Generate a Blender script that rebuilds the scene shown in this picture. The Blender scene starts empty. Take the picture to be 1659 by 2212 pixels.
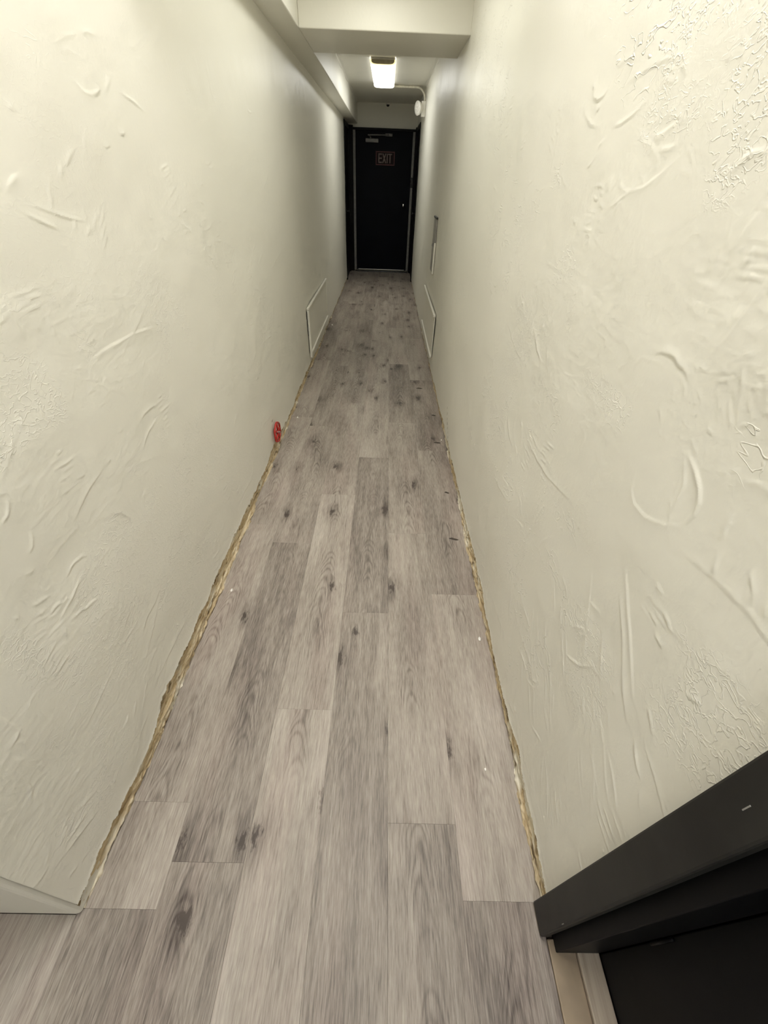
import bpy, bmesh, math, random
import numpy as np
from mathutils import Vector, Matrix
random.seed(7)

# ------------------------------------------------------------------ camera, world, exposure
S = bpy.context.scene
C = S.collection
IMG_W, IMG_H = 1659, 2212
CAM_H = 1.5
PITCH, YAW, ROLL, FPX = math.radians(39.40), math.radians(0.90), math.radians(2.26), 886.0
cam = bpy.data.cameras.new('camera'); cam_o = bpy.data.objects.new('camera', cam); C.objects.link(cam_o)
cam.sensor_fit = 'VERTICAL'; cam.sensor_height = 36.0; cam.lens = 36.0 * FPX / IMG_H
cam.clip_start = 0.02; cam.clip_end = 60
_F = Vector((math.sin(YAW)*math.cos(PITCH), math.cos(YAW)*math.cos(PITCH), -math.sin(PITCH)))
_R = Vector((math.cos(YAW), -math.sin(YAW), 0)); _U = _R.cross(_F)
_R2 = math.cos(ROLL)*_R + math.sin(ROLL)*_U; _U2 = -math.sin(ROLL)*_R + math.cos(ROLL)*_U
cam_o.matrix_world = Matrix(((_R2.x, _U2.x, -_F.x, 0), (_R2.y, _U2.y, -_F.y, 0), (_R2.z, _U2.z, -_F.z, CAM_H), (0, 0, 0, 1)))
S.camera = cam_o
S.cycles.max_bounces = 7; S.cycles.diffuse_bounces = 6; S.cycles.glossy_bounces = 2; S.cycles.use_light_tree = False
S.cycles.adaptive_threshold = 0.06; S.cycles.adaptive_min_samples = 16; S.cycles.caustics_reflective = False; S.cycles.caustics_refractive = False
w = bpy.data.worlds.new('world'); S.world = w; w.use_nodes = True
w.node_tree.nodes['Background'].inputs[0].default_value = (0.0, 0.0, 0.0, 1)
w.node_tree.nodes['Background'].inputs[1].default_value = 1.0
S.view_settings.view_transform = 'Standard'; S.view_settings.look = 'None'
S.view_settings.exposure = 0.80; S.view_settings.gamma = 1.0; S.view_settings.use_curve_mapping = False

# lamp strengths of the ceiling fixtures and of the fill lamp added behind (radiance of their lenses)
LAMP = {'front': 5.7, 'far': 6.6, 'near': 23.5, 'rear_fill': 19.0}
LAMP_COL = {'front': (1.0, 0.995, 0.91), 'far': (1.0, 1.0, 0.95), 'near': (0.99, 0.975, 0.975), 'rear_fill': (0.94, 0.96, 1.02)}
SIDE = 0.28                    # prismatic lens: its flanks give this share of the light of its underside

# ------------------------------------------------------------------ dimensions (metres)
XL, XR = -0.707, 0.4605        # corridor walls
YE = 9.45                      # end wall
YB0 = 8.48                     # black side doors begin
ZC = 2.41                      # ceiling
ZN, YH = 3.40, 1.58             # added unseen higher ceiling of the near stretch and where it steps down
ZS, XS = 2.15, -0.555          # soffit underside and inner edge
BY0, BY1 = 3.655, 4.285        # cross beam
YN = 0.163                     # left wall corner

# ------------------------------------------------------------------ helpers
def link(name, me, parent=None, mat=None):
    o = bpy.data.objects.new(name, me); C.objects.link(o)
    if parent is not None: o.parent = parent
    if mat is not None and me is not None and not me.materials: me.materials.append(mat)
    return o
def empty(name, loc=(0, 0, 0)):
    o = bpy.data.objects.new(name, None); C.objects.link(o); o.location = loc; o.empty_display_size = 0.1
    return o
def tag(o, label, cat=None, group=None):
    o['label'] = label
    if cat: o['category'] = cat
    if group: o['group'] = group
    return o
def struct(o, label=None):
    o['kind'] = 'structure'
    if label: o['label'] = label
    return o
def box_bm(bm, x0, x1, y0, y1, z0, z1, bev=0.0, seg=2):
    b = bmesh.new()
    bmesh.ops.create_cube(b, size=1.0)
    for v in b.verts:
        v.co = Vector(((x0+x1)/2 + v.co.x*(x1-x0), (y0+y1)/2 + v.co.y*(y1-y0), (z0+z1)/2 + v.co.z*(z1-z0)))
    if bev > 0:
        bmesh.ops.bevel(b, geom=list(b.edges), offset=bev, segments=seg, profile=0.5, affect='EDGES')
    t = bpy.data.meshes.new('t'); b.to_mesh(t); b.free(); bm.from_mesh(t); bpy.data.meshes.remove(t)
def finish(bm, name, mat, parent=None, smooth=False, origin=None):
    if origin is not None:
        bmesh.ops.translate(bm, verts=bm.verts, vec=-Vector(origin))
    bmesh.ops.recalc_face_normals(bm, faces=bm.faces)
    me = bpy.data.meshes.new(name); bm.to_mesh(me); bm.free()
    if smooth:
        me.polygons.foreach_set('use_smooth', [True]*len(me.polygons))
    me.materials.append(mat)
    o = link(name, me, parent)
    if origin is not None: o.location = origin
    return o
def box(name, x0, x1, y0, y1, z0, z1, mat, parent=None, bev=0.0, rel=None):
    bm = bmesh.new(); box_bm(bm, x0, x1, y0, y1, z0, z1, bev)
    if rel is not None: bmesh.ops.translate(bm, verts=bm.verts, vec=-Vector(rel))
    return finish(bm, name, mat, parent)
def tube_bm(bm, pts, r, n=12, cap=True):
    pts = [Vector(p) for p in pts]; rings = []
    up = Vector((0, 0, 1)); prev = None
    for i, p in enumerate(pts):
        d = (pts[min(i+1, len(pts)-1)] - pts[max(i-1, 0)]).normalized()
        a = d.cross(up if abs(d.z) < 0.95 else Vector((1, 0, 0))).normalized()
        if prev is not None:
            a = (prev - d*prev.dot(d)).normalized()
        prev = a; b = d.cross(a)
        rr = r[i] if isinstance(r, (list, tuple)) else r
        rings.append([bm.verts.new(p + (a*math.cos(t)+b*math.sin(t))*rr) for t in [2*math.pi*k/n for k in range(n)]])
    for A, B in zip(rings, rings[1:]):
        for k in range(n): bm.faces.new((A[k], A[(k+1) % n], B[(k+1) % n], B[k]))
    if cap:
        bm.faces.new(rings[0][::-1]); bm.faces.new(rings[-1])
def lathe_bm(bm, prof, mat4, n=24):
    rings = []
    for r, h in prof:
        if r < 1e-6: rings.append([bm.verts.new(mat4 @ Vector((0, 0, h)))])
        else: rings.append([bm.verts.new(mat4 @ Vector((r*math.cos(2*math.pi*k/n), r*math.sin(2*math.pi*k/n), h))) for k in range(n)])
    for A, B in zip(rings, rings[1:]):
        for k in range(n):
            if len(A) == 1 and len(B) == 1: continue
            if len(A) == 1: bm.faces.new((A[0], B[k], B[(k+1) % n]))
            elif len(B) == 1: bm.faces.new((A[k], A[(k+1) % n], B[0]))
            else: bm.faces.new((A[k], A[(k+1) % n], B[(k+1) % n], B[k]))
def axis_mat(loc, direction):
    z = Vector(direction).normalized()
    q = Vector((0, 0, 1)).rotation_difference(z)
    return Matrix.Translation(Vector(loc)) @ q.to_matrix().to_4x4()

# ------------------------------------------------------------------ material helpers
class NT:
    def __init__(s, name):
        s.m = bpy.data.materials.new(name); s.m.use_nodes = True
        s.t = s.m.node_tree; s.b = s.t.nodes['Principled BSDF']
    def n(s, typ, ins=None, **props):
        nd = s.t.nodes.new(typ)
        for k, v in props.items(): setattr(nd, k, v)
        for k, v in (ins or {}).items():
            s.set(nd.inputs[k], v)
        return nd
    def set(s, sock, v):
        if hasattr(v, 'is_output') or isinstance(v, bpy.types.NodeSocket): s.t.links.new(v, sock)
        else: sock.default_value = v
    def math(s, op, a, b=None, c=None, clamp=False):
        nd = s.t.nodes.new('ShaderNodeMath'); nd.operation = op; nd.use_clamp = clamp
        for i, v in enumerate((a, b, c)):
            if v is not None: s.set(nd.inputs[i], v)
        return nd.outputs[0]
    def smooth(s, v, a, b):
        nd = s.t.nodes.new('ShaderNodeMapRange'); nd.interpolation_type = 'SMOOTHSTEP'
        s.set(nd.inputs['Value'], v); nd.inputs['From Min'].default_value = a; nd.inputs['From Max'].default_value = b
        return nd.outputs['Result']
    def scale(s, vec, sc):
        nd = s.t.nodes.new('ShaderNodeVectorMath'); nd.operation = 'MULTIPLY'
        s.set(nd.inputs[0], vec); nd.inputs[1].default_value = sc
        return nd.outputs[0]
    def noise(s, vec, sc=1.0, detail=2.0, rough=0.5, dist=0.0):
        nd = s.t.nodes.new('ShaderNodeTexNoise'); s.set(nd.inputs['Vector'], vec)
        nd.inputs['Scale'].default_value = sc; nd.inputs['Detail'].default_value = detail
        nd.inputs['Roughness'].default_value = rough; nd.inputs['Distortion'].default_value = dist
        return nd.outputs['Fac']
    def ramp(s, fac, stops):
        nd = s.t.nodes.new('ShaderNodeValToRGB'); s.set(nd.inputs['Fac'], fac)
        el = nd.color_ramp.elements
        while len(el) < len(stops): el.new(0.5)
        for e, (p, c) in zip(el, stops): e.position = p; e.color = (*c, 1)
        return nd.outputs['Color']
    def mix(s, fac, a, b, mode='MIX'):
        nd = s.t.nodes.new('ShaderNodeMix'); nd.data_type = 'RGBA'; nd.blend_type = mode
        s.set(nd.inputs['Factor'], fac)
        s.set(nd.inputs[6], a if not isinstance(a, tuple) else (*a, 1)); s.set(nd.inputs[7], b if not isinstance(b, tuple) else (*b, 1))
        return nd.outputs[2]
    def bump(s, h, strength=0.3, dist=0.002):
        nd = s.t.nodes.new('ShaderNodeBump'); nd.inputs['Strength'].default_value = strength
        nd.inputs['Distance'].default_value = dist; s.set(nd.inputs['Height'], h)
        s.t.links.new(nd.outputs[0], s.b.inputs['Normal'])
    def out(s, col=None, rough=None, metal=None, spec=None):
        if col is not None: s.set(s.b.inputs['Base Color'], (*col, 1) if isinstance(col, tuple) else col)
        if rough is not None: s.set(s.b.inputs['Roughness'], rough)
        if metal is not None: s.b.inputs['Metallic'].default_value = metal
        if spec is not None: s.b.inputs['Specular IOR Level'].default_value = spec
        return s.m

def simple(name, col, rough=0.5, metal=0.0, spec=0.5, var=0.12, sc=30.0, bump=0.0, bsc=200.0):
    k = NT(name); tc = k.n('ShaderNodeTexCoord').outputs['Object']
    nz = k.noise(tc, sc, 3)
    c = k.mix(k.smooth(nz, 0.3, 0.7), tuple(x*(1-var) for x in col), tuple(min(1, x*(1+var)) for x in col))
    if bump > 0: k.bump(k.noise(tc, bsc, 3), bump, 0.001)
    return k.out(c, rough, metal, spec)

def plaster(name, col):
    k = NT(name); tc = k.n('ShaderNodeTexCoord').outputs['Object']
    nz = k.noise(tc, 1.7, 2)
    c = k.mix(k.smooth(nz, 0.3, 0.7), tuple(x*0.975 for x in col), tuple(min(1, x*1.02) for x in col))
    k.bump(k.noise(tc, 60.0, 2, 0.6), 0.35, 0.0016)
    return k.out(c, 0.42, 0.0, 0.45)

WALL_COL = (0.785, 0.768, 0.692)
M_wall = plaster('cream_wall_paint', WALL_COL)
# the corridor walls carry scuffs and paint chips stored per vertex
def wall_paint(name):
    k = NT(name); tc = k.n('ShaderNodeTexCoord').outputs['Object']
    tone = k.n('ShaderNodeAttribute', attribute_name='tone').outputs['Fac']
    m1 = k.n('ShaderNodeAttribute', attribute_name='patch_a').outputs['Fac']; m2 = k.n('ShaderNodeAttribute', attribute_name='patch_b').outputs['Fac']
    c = k.mix(tone, tuple(x*0.97 for x in WALL_COL), tuple(min(1, x*1.02) for x in WALL_COL))
    at = k.n('ShaderNodeAttribute', attribute_name='stain').outputs['Fac']
    c = k.mix(at, c, (0.24, 0.19, 0.12))
    def ridges(sy, sz, thin, mask):
        n = k.noise(k.scale(tc, (1, sy, sz)), 1.0, 2, 0.55, 0.4)
        return k.math('MULTIPLY', k.smooth(k.math('ABSOLUTE', k.math('SUBTRACT', n, 0.5)), thin, 0.0), mask)
    h = k.math('MULTIPLY', k.noise(tc, 75.0, 2, 0.65), 0.30)
    h = k.math('ADD', h, k.math('MULTIPLY', ridges(16, 34, 0.022, m1), 0.75))
    h = k.math('ADD', h, k.math('MULTIPLY', ridges(48, 66, 0.045, m2), 0.32))
    k.bump(h, 0.75, 0.0019)
    return k.out(c, 0.40, 0.0, 0.45)
M_paint = wall_paint('cream_trowelled_paint')
def bare_plaster():
    k = NT('bare_torn_plaster'); tc = k.n('ShaderNodeTexCoord').outputs['Object']
    st = k.scale(tc, (1, 0.16, 1))
    a = k.noise(st, 75.0, 5, 0.6); b = k.noise(k.scale(tc, (1, 0.1, 1)), 150.0, 3); d = k.noise(k.scale(tc, (1, 0.35, 1)), 14.0, 3)
    c = k.ramp(a, [(0.25, (0.24, 0.16, 0.08)), (0.40, (0.50, 0.385, 0.23)), (0.54, (0.66, 0.55, 0.37)), (0.72, (0.76, 0.69, 0.54))])
    c = k.mix(k.smooth(d, 0.52, 0.62), c, (0.74, 0.69, 0.57))
    c = k.mix(k.math('MULTIPLY', k.smooth(b, 0.62, 0.78), 0.6), c, (0.13, 0.08, 0.04))
    at = k.n('ShaderNodeAttribute', attribute_name='stain').outputs['Fac']
    c = k.mix(at, c, (0.16, 0.11, 0.055))
    k.bump(k.math('ADD', a, k.math('MULTIPLY', b, 0.6)), 0.7, 0.004)
    return k.out(c, 0.85, 0.0, 0.2)
M_bare = bare_plaster()

def plank_mat():
    k = NT('grey_oak_vinyl'); tc = k.n('ShaderNodeTexCoord').outputs['Object']
    rnd = k.n('ShaderNodeObjectInfo').outputs['Random']
    off = k.n('ShaderNodeCombineXYZ', {'X': k.math('MULTIPLY', rnd, 37.0), 'Y': k.math('MULTIPLY', rnd, 91.0), 'Z': k.math('MULTIPLY', rnd, 17.0)}).outputs[0]
    va = k.t.nodes.new('ShaderNodeVectorMath'); va.operation = 'ADD'
    k.t.links.new(tc, va.inputs[0]); k.t.links.new(off, va.inputs[1]); p = va.outputs[0]
    sx = k.n('ShaderNodeSeparateXYZ', {0: tc}); x, y = sx.outputs[0], sx.outputs[1]
    warp = k.noise(k.scale(p, (3.0, 1.6, 1)), 2.0, 2)
    fine = k.noise(k.scale(p, (300, 20, 1)), 1.0, 4, 0.62)
    med = k.noise(k.scale(p, (34, 2.4, 1)), 1.0, 4, 0.55, 0.5)
    blot = k.noise(k.scale(p, (7, 2.0, 1)), 1.0, 3)
    # cathedral figure along a wandering heart line
    xc = k.math('MULTIPLY', k.math('SUBTRACT', k.noise(k.scale(p, (0.0, 1.3, 0.0)), 1.0, 2), 0.5), 0.20)
    d = k.math('SUBTRACT', x, xc); d2 = k.math('MULTIPLY', d, d)
    ph = k.math('ADD', k.math('MULTIPLY', d2, 1500.0), k.math('MULTIPLY', y, 13.0))
    ph = k.math('ADD', ph, k.math('MULTIPLY', warp, 9.0))
    ring = k.math('POWER', k.math('MULTIPLY_ADD', k.math('SINE', k.math('MULTIPLY', ph, 6.2832)), 0.5, 0.5), 2.0)
    cm = k.math('MULTIPLY', k.smooth(k.math('ABSOLUTE', d), 0.062, 0.018), k.smooth(k.noise(k.scale(p, (0.0, 1.1, 0.3)), 1.7, 1), 0.47, 0.60))
    ring = k.math('MULTIPLY', ring, cm)
    # knots
    vo = k.n('ShaderNodeTexVoronoi', {'Vector': k.scale(p, (5.2, 2.7, 0)), 'Scale': 1.0}, voronoi_dimensions='2D')
    gate = k.math('GREATER_THAN', k.n('ShaderNodeSeparateColor', {0: vo.outputs['Color']}).outputs[0], 0.45)
    vd = k.math('ADD', vo.outputs['Distance'], k.math('MULTIPLY', k.math('SUBTRACT', k.noise(k.scale(p, (85, 30, 1)), 1.0, 4, 0.65), 0.5), 0.36))
    knot = k.math('MULTIPLY', k.smooth(vd, 0.10, 0.0), gate)
    halo = k.math('MULTIPLY', k.smooth(vo.outputs['Distance'], 0.36, 0.05), k.math('MULTIPLY', gate, k.smooth(k.noise(k.scale(p, (30, 5, 1)), 1.0, 3), 0.35, 0.62)))
    v = k.math('MULTIPLY_ADD', k.math('SUBTRACT', fine, 0.5), 0.95, 0.54)
    v = k.math('MULTIPLY_ADD', k.math('SUBTRACT', med, 0.5), 0.55, v)
    v = k.math('MULTIPLY_ADD', k.math('SUBTRACT', blot, 0.5), 0.60, v)
    v = k.math('MULTIPLY_ADD', k.smooth(k.noise(k.scale(p, (420, 13, 1)), 1.0, 3, 0.6), 0.60, 0.74), 0.17, v)
    v = k.math('MULTIPLY_ADD', k.smooth(k.noise(k.scale(p, (240, 11, 5)), 1.0, 3, 0.6), 0.40, 0.28), -0.17, v)
    v = k.math('MULTIPLY_ADD', ring, -0.20, v)
    v = k.math('MULTIPLY_ADD', halo, -0.26, v)
    v = k.math('MULTIPLY_ADD', knot, -0.42, v)
    v = k.math('MULTIPLY_ADD', k.math('SUBTRACT', rnd, 0.5), 0.21, v)
    c = k.ramp(v, [(0.0, (0.075, 0.060, 0.050)), (0.30, (0.205, 0.174, 0.150)), (0.55, (0.335, 0.292, 0.252)), (0.78, (0.430, 0.386, 0.338)), (1.0, (0.53, 0.49, 0.43))])
    tint = k.noise(k.scale(p, (9, 1.3, 1)), 1.0, 2)
    c = k.mix(k.math('MULTIPLY', k.smooth(tint, 0.45, 0.7), 0.30), c, k.mix(1.0, c, (1.0, 0.90, 0.92), 'MULTIPLY'))
    k.bump(fine, 0.16, 0.0006)
    return k.out(c, k.math('MULTIPLY_ADD', fine, 0.22, 0.40), 0.0, 0.35)
M_plank = plank_mat()
M_sub = simple('dark_subfloor', (0.07, 0.055, 0.045), 0.9)
M_black = simple('black_satin_paint', (0.0035, 0.0035, 0.004), 0.5, 0, 0.15, 0.2, 8, 0.10, 60)
M_casing = simple('worn_black_casing', (0.020, 0.0195, 0.0175), 0.5, 0, 0.3, 0.25, 9, 0.12, 90)
M_navy = simple('navy_black_door_paint', (0.0022, 0.0030, 0.0060), 0.55, 0, 0.12, 0.2, 5, 0.05, 60)
M_greyst = simple('grey_frame_strip', (0.23, 0.225, 0.21), 0.5, 0, 0.4, 0.1)
M_steel = simple('brushed_steel', (0.62, 0.61, 0.58), 0.28, 1.0, 0.5, 0.05)
M_closer = simple('dull_closer_metal', (0.20, 0.195, 0.185), 0.5, 0.2)
M_tan = simple('tan_sill_paint', (0.31, 0.240, 0.165), 0.5, 0, 0.4, 0.10, 12)
def raw_wood():
    k = NT('worn_sill_wood'); tc = k.n('ShaderNodeTexCoord').outputs['Object']
    a = k.noise(k.scale(tc, (90, 4, 90)), 1.0, 4); b = k.noise(k.scale(tc, (25, 6, 25)), 1.0, 2)
    c = k.ramp(a, [(0.25, (0.25, 0.20, 0.15)), (0.5, (0.39, 0.325, 0.255)), (0.8, (0.49, 0.42, 0.34))])
    c = k.mix(k.math('MULTIPLY', k.smooth(b, 0.62, 0.8), 0.7), c, (0.2, 0.15, 0.11))
    return k.out(c, 0.6)
M_sill = raw_wood()
M_brown = simple('raw_brown_wood', (0.13, 0.085, 0.05), 0.8)
M_white = simple('white_enamel', (0.76, 0.74, 0.68), 0.4, 0, 0.5, 0.05)
M_capm = simple('aged_end_cap', (0.30, 0.265, 0.19), 0.55, 0, 0.3, 0.1)
M_cond = simple('painted_conduit', (0.70, 0.67, 0.57), 0.45)
M_red = simple('red_handwheel_enamel', (0.42, 0.020, 0.015), 0.35, 0, 0.5, 0.2, 60)
M_chrome = simple('bright_chrome', (0.85, 0.85, 0.85), 0.12, 1.0, 0.5, 0.03)
M_hole = simple('dark_wall_cavity', (0.05, 0.04, 0.03), 0.9)
M_panel = simple('grey_cabinet_enamel', (0.30, 0.29, 0.27), 0.45, 0, 0.5, 0.08)
M_maroon = simple('maroon_sign_face', (0.014, 0.004, 0.005), 0.6, 0, 0.2)
M_signrim = simple('dull_red_sign_rim', (0.15, 0.065, 0.065), 0.6, 0, 0.2)
M_letter = simple('pale_sign_letter', (0.19, 0.15, 0.14), 0.6, 0, 0.2)
M_splint = simple('dark_splinter', (0.075, 0.06, 0.045), 0.7)
M_chip = simple('white_paint_chip', (0.85, 0.83, 0.78), 0.35)
M_dark = simple('dark_plastic', (0.02, 0.02, 0.02), 0.2)
def lens_mat(key, rim=False, flank=False):
    k = NT('glowing_lens_%s%s' % (key, '_rim' if rim else '_flank' if flank else ''))
    col = LAMP_COL[key] if not rim else (1.0, 0.80, 0.38)
    k.out((0.8, 0.8, 0.76), 0.3)
    k.b.inputs['Emission Color'].default_value = (*col, 1)
    k.m.cycles.emission_sampling = 'NONE' if rim else 'AUTO'
    k.b.inputs['Emission Strength'].default_value = 0.75 if rim else LAMP[key]*(SIDE if flank else 1.0)
    return k.m

# ------------------------------------------------------------------ trowelled wall height fields
class VN:
    def __init__(s, seed): s.t = np.random.RandomState(seed).rand(256, 256)*2-1
    def __call__(s, u, v):
        iu = np.floor(u).astype(int); iv = np.floor(v).astype(int); fu = u-iu; fv = v-iv
        fu = fu*fu*(3-2*fu); fv = fv*fv*(3-2*fv); t = s.t
        a = t[iu % 256, iv % 256]; b = t[(iu+1) % 256, iv % 256]; c = t[iu % 256, (iv+1) % 256]; d = t[(iu+1) % 256, (iv+1) % 256]
        return (a*(1-fu)+b*fu)*(1-fv)+(c*(1-fu)+d*fu)*fv
def sstep(x, a, b):
    t = np.clip((x-a)/(b-a), 0, 1); return t*t*(3-2*t)
def y_grid(y0, y1):
    ys = [y0]
    while ys[-1] < y1: ys.append(ys[-1] + max(0.0027, 0.0045*ys[-1]))
    ys[-1] = y1
    return np.array(ys)
def z_grid(z1):
    a = np.arange(0, 0.17, 0.0028)
    return np.concatenate([a, np.arange(0.17, 1.75, 0.0030), np.linspace(1.75, z1, int((z1-1.75)/0.008))])

def add_stroke(H, ys, zs, pts, amp, wdt, tail=3.0, side=1):
    P = np.array(pts, float); m = wdt*tail*3+0.004
    i0, i1 = np.searchsorted(ys, [P[:, 0].min()-m, P[:, 0].max()+m]); j0, j1 = np.searchsorted(zs, [P[:, 1].min()-m, P[:, 1].max()+m])
    if i1-i0 < 2 or j1-j0 < 2: return
    Y, Z = np.meshgrid(ys[i0:i1], zs[j0:j1], indexing='ij')
    best = np.full(Y.shape, 1e9); sg = np.zeros(Y.shape); tt = np.zeros(Y.shape)
    n = len(P)-1
    for q in range(n):
        a, b = P[q], P[q+1]; d = b-a; L = d@d+1e-12
        t = np.clip(((Y-a[0])*d[0]+(Z-a[1])*d[1])/L, 0, 1)
        ex = Y-(a[0]+t*d[0]); ez = Z-(a[1]+t*d[1]); D = np.hypot(ex, ez)
        s = np.sign(d[0]*ez-d[1]*ex)*side
        u = D < best
        best = np.where(u, D, best); sg = np.where(u, s, sg); tt = np.where(u, (q+t)/n, tt)
    prof = np.where(sg > 0, np.exp(-best/(wdt*tail)), np.exp(-(best/wdt)**2))
    env = np.sin(np.pi*np.clip(tt*0.92+0.04, 0, 1))**0.6
    H[i0:i1, j0:j1] = np.maximum(H[i0:i1, j0:j1], amp*prof*env)
def curve_pts(y, z, ang, L, bend, rng, n=7, jit=0.0):
    pts = []; a = ang-bend/2; py, pz = y, z
    for q in range(n):
        pts.append((py+rng.randn()*jit, pz+rng.randn()*jit)); py += math.cos(a)*L/(n-1); pz += math.sin(a)*L/(n-1); a += bend/(n-1)
    return pts

def make_wall(side, y0, y1, z1, seed, x_of_y, edge_fn, specials, stains):
    """front sheet of a corridor wall as relief; returns (wall mesh, torn base mesh)"""
    rng = np.random.RandomState(seed); ys, zs = y_grid(y0, y1), z_grid(z1)
    Y, Z = np.meshgrid(ys, zs, indexing='ij')
    n1, n2, n3, n4, n5 = [VN(seed+q) for q in range(5)]
    H = 0.0040*n1(Y*1.6, Z*1.9) + 0.0022*n2(Y*4.3+7, Z*5.0) + 0.0008*n3(Y*13, Z*15)
    # skip trowel patches: ridged relief where the patch mask opens
    patch = sstep(n4(Y*2.1+3, Z*2.6)+0.45*n5(Y*6, Z*7), 0.18, 0.62)
    rid = 1-np.abs(n2(Y*26+31, Z*58))
    H += patch*(0.00035*sstep(rid, 0.80, 1.0) + 0.00025*n3(Y*40+5, Z*75))
    rid2 = 1-np.abs(n5(Y*70+31, Z*33))
    H += sstep(n1(Y*3.1+40, Z*2.7+9), 0.35, 0.7)*0.0003*sstep(rid2, 0.80, 1.0)
    # trowel ridges in clusters
    HB = H; H = np.zeros_like(HB)
    ncl = 150
    for _ in range(ncl):
        u = rng.rand(); cy = y0+(y1-y0)*u**1.7; cz = 0.15+rng.rand()*(z1-0.2)
        base = rng.randn()*0.35 + (math.pi/2 if rng.rand() < 0.22 else 0) + (0.5 if rng.rand() < 0.3 else 0)
        for _ in range(rng.randint(2, 8)):
            L = 0.02+0.10*rng.rand()**2.0; a = base+rng.randn()*0.25
            pts = curve_pts(cy+rng.randn()*0.07, cz+rng.randn()*0.05, a, L, rng.randn()*0.6, rng, jit=0.0011)
            add_stroke(H, ys, zs, pts, (0.0008+0.0020*rng.rand()**2), 0.0017+0.0008*rng.rand(), 1.3+2.5*rng.rand(), 1 if rng.rand() < 0.75 else -1)
    for _ in range(70):   # combs of short parallel ridges
        cy = y0+(y1-y0)*rng.rand()**1.9; cz = 0.15+rng.rand()*(z1-0.2); a = rng.randn()*0.30+(0.6 if rng.rand() < 0.3 else 0); gap = 0.008+0.008*rng.rand()
        for q in range(rng.randint(3, 10)):
            L = 0.015+0.05*rng.rand(); sh = rng.randn()*0.015
            pts = curve_pts(cy-math.sin(a)*gap*q+math.cos(a)*sh, cz+math.cos(a)*gap*q+math.sin(a)*sh, a+rng.randn()*0.07, L, rng.randn()*0.15, rng, n=5, jit=0.0006)
            add_stroke(H, ys, zs, pts, 0.0007+0.0013*rng.rand(), 0.0017, 1.5, 1)
    for _ in range(26):   # long shallow blade lines
        cy = y0+(y1-y0)*rng.rand()**1.6; cz = 0.2+rng.rand()*(z1-0.3)
        pts = curve_pts(cy, cz, rng.randn()*0.3, 0.12+0.25*rng.rand(), rng.randn()*0.3, rng, n=10, jit=0.0012)
        add_stroke(H, ys, zs, pts, 0.0010+0.0008*rng.rand(), 0.0026, 4.0, 1)
    for _ in range(90):   # dabs
        cy = y0+(y1-y0)*rng.rand()**1.6; cz = 0.15+rng.rand()*(z1-0.2); r = 0.003+0.004*rng.rand()
        add_stroke(H, ys, zs, [(cy, cz), (cy+r, cz+r*0.5)], 0.0012+0.0016*rng.rand(), r*0.8, 1.3)
    for pts, amp, wd, tl, sd in specials: add_stroke(H, ys, zs, pts, amp*0.85, min(wd*0.7, 0.0024) if wd < 0.008 else wd, tl, sd)
    H = HB + 0.82*H
    # torn band at the floor
    e = edge_fn(ys)[:, None] + 0.010*n1(Y*11, Z*0+3.3) + 0.007*n2(Y*34, Z*0+1.7) + 0.005*n3(Y*110, Z*0+5.1)
    tear = Z < e
    deep = sstep(e-Z, 0.0, 0.008)
    rough = 0.0060*n4(Y*9, Z*70) + 0.0040*n5(Y*38, Z*150) + 0.0025*n2(Y*120, Z*240)
    Ht = -0.008*deep - 0.004 + rough
    Ht += 0.006*sstep(0.022-Z, 0.0, 0.010)*sstep(n3(Y*3.0, Z*0+8.0), -0.3, 0.1)    # remaining batten along the floor
    H = np.where(tear, H*(1-deep)+Ht*deep, H + 0.0022*np.exp(-np.clip(Z-e, 0, 1)/0.006))
    stain = np.where(tear, 0.85*sstep(n1(Y*17+60, Z*70+9)+0.5*n4(Y*50, Z*160), 0.62, 0.95), 0.0)
    for (sy, sz, ry, rz, st, dz) in stains:
        g = np.exp(-(((Y-sy)/ry)**2+((Z-sz)/rz)**2)**2); stain = np.maximum(stain, g*st); H += dz*g
    brk = sstep(n5(Y*13+2, Z*15+6), -0.15, 0.35)
    extra = {'stain': stain, 'tone': 0.5+0.5*n3(Y*1.7, Z*1.9), 'patch_a': brk*sstep(n1(Y*2.7+50, Z*2.9+4)+0.5*n2(Y*7, Z*8+2), 0.16, 0.66), 'patch_b': sstep(n4(Y*4.1+20, Z*4.4+9)+0.5*n3(Y*11, Z*12), 0.15, 0.60)}
    if side < 0:
        for a in ('patch_a', 'patch_b'): extra[a] = extra[a]*(1-0.8*sstep(Z, 1.10, 1.35))
    ny, nz = H.shape
    X = x_of_y(ys)[:, None] - side*H      # side=+1: room lies towards -x
    V = np.stack([X, Y, Z], -1).reshape(-1, 3)
    idx = np.arange(ny*nz).reshape(ny, nz)
    q = np.stack([idx[:-1, :-1], idx[1:, :-1], idx[1:, 1:], idx[:-1, 1:]], -1).reshape(-1, 4)
    if side > 0: q = q[:, ::-1]
    # room side faces: left wall (side=-1) faces +x
    fm = tear[:-1, :-1].reshape(-1)
    out = []
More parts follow.
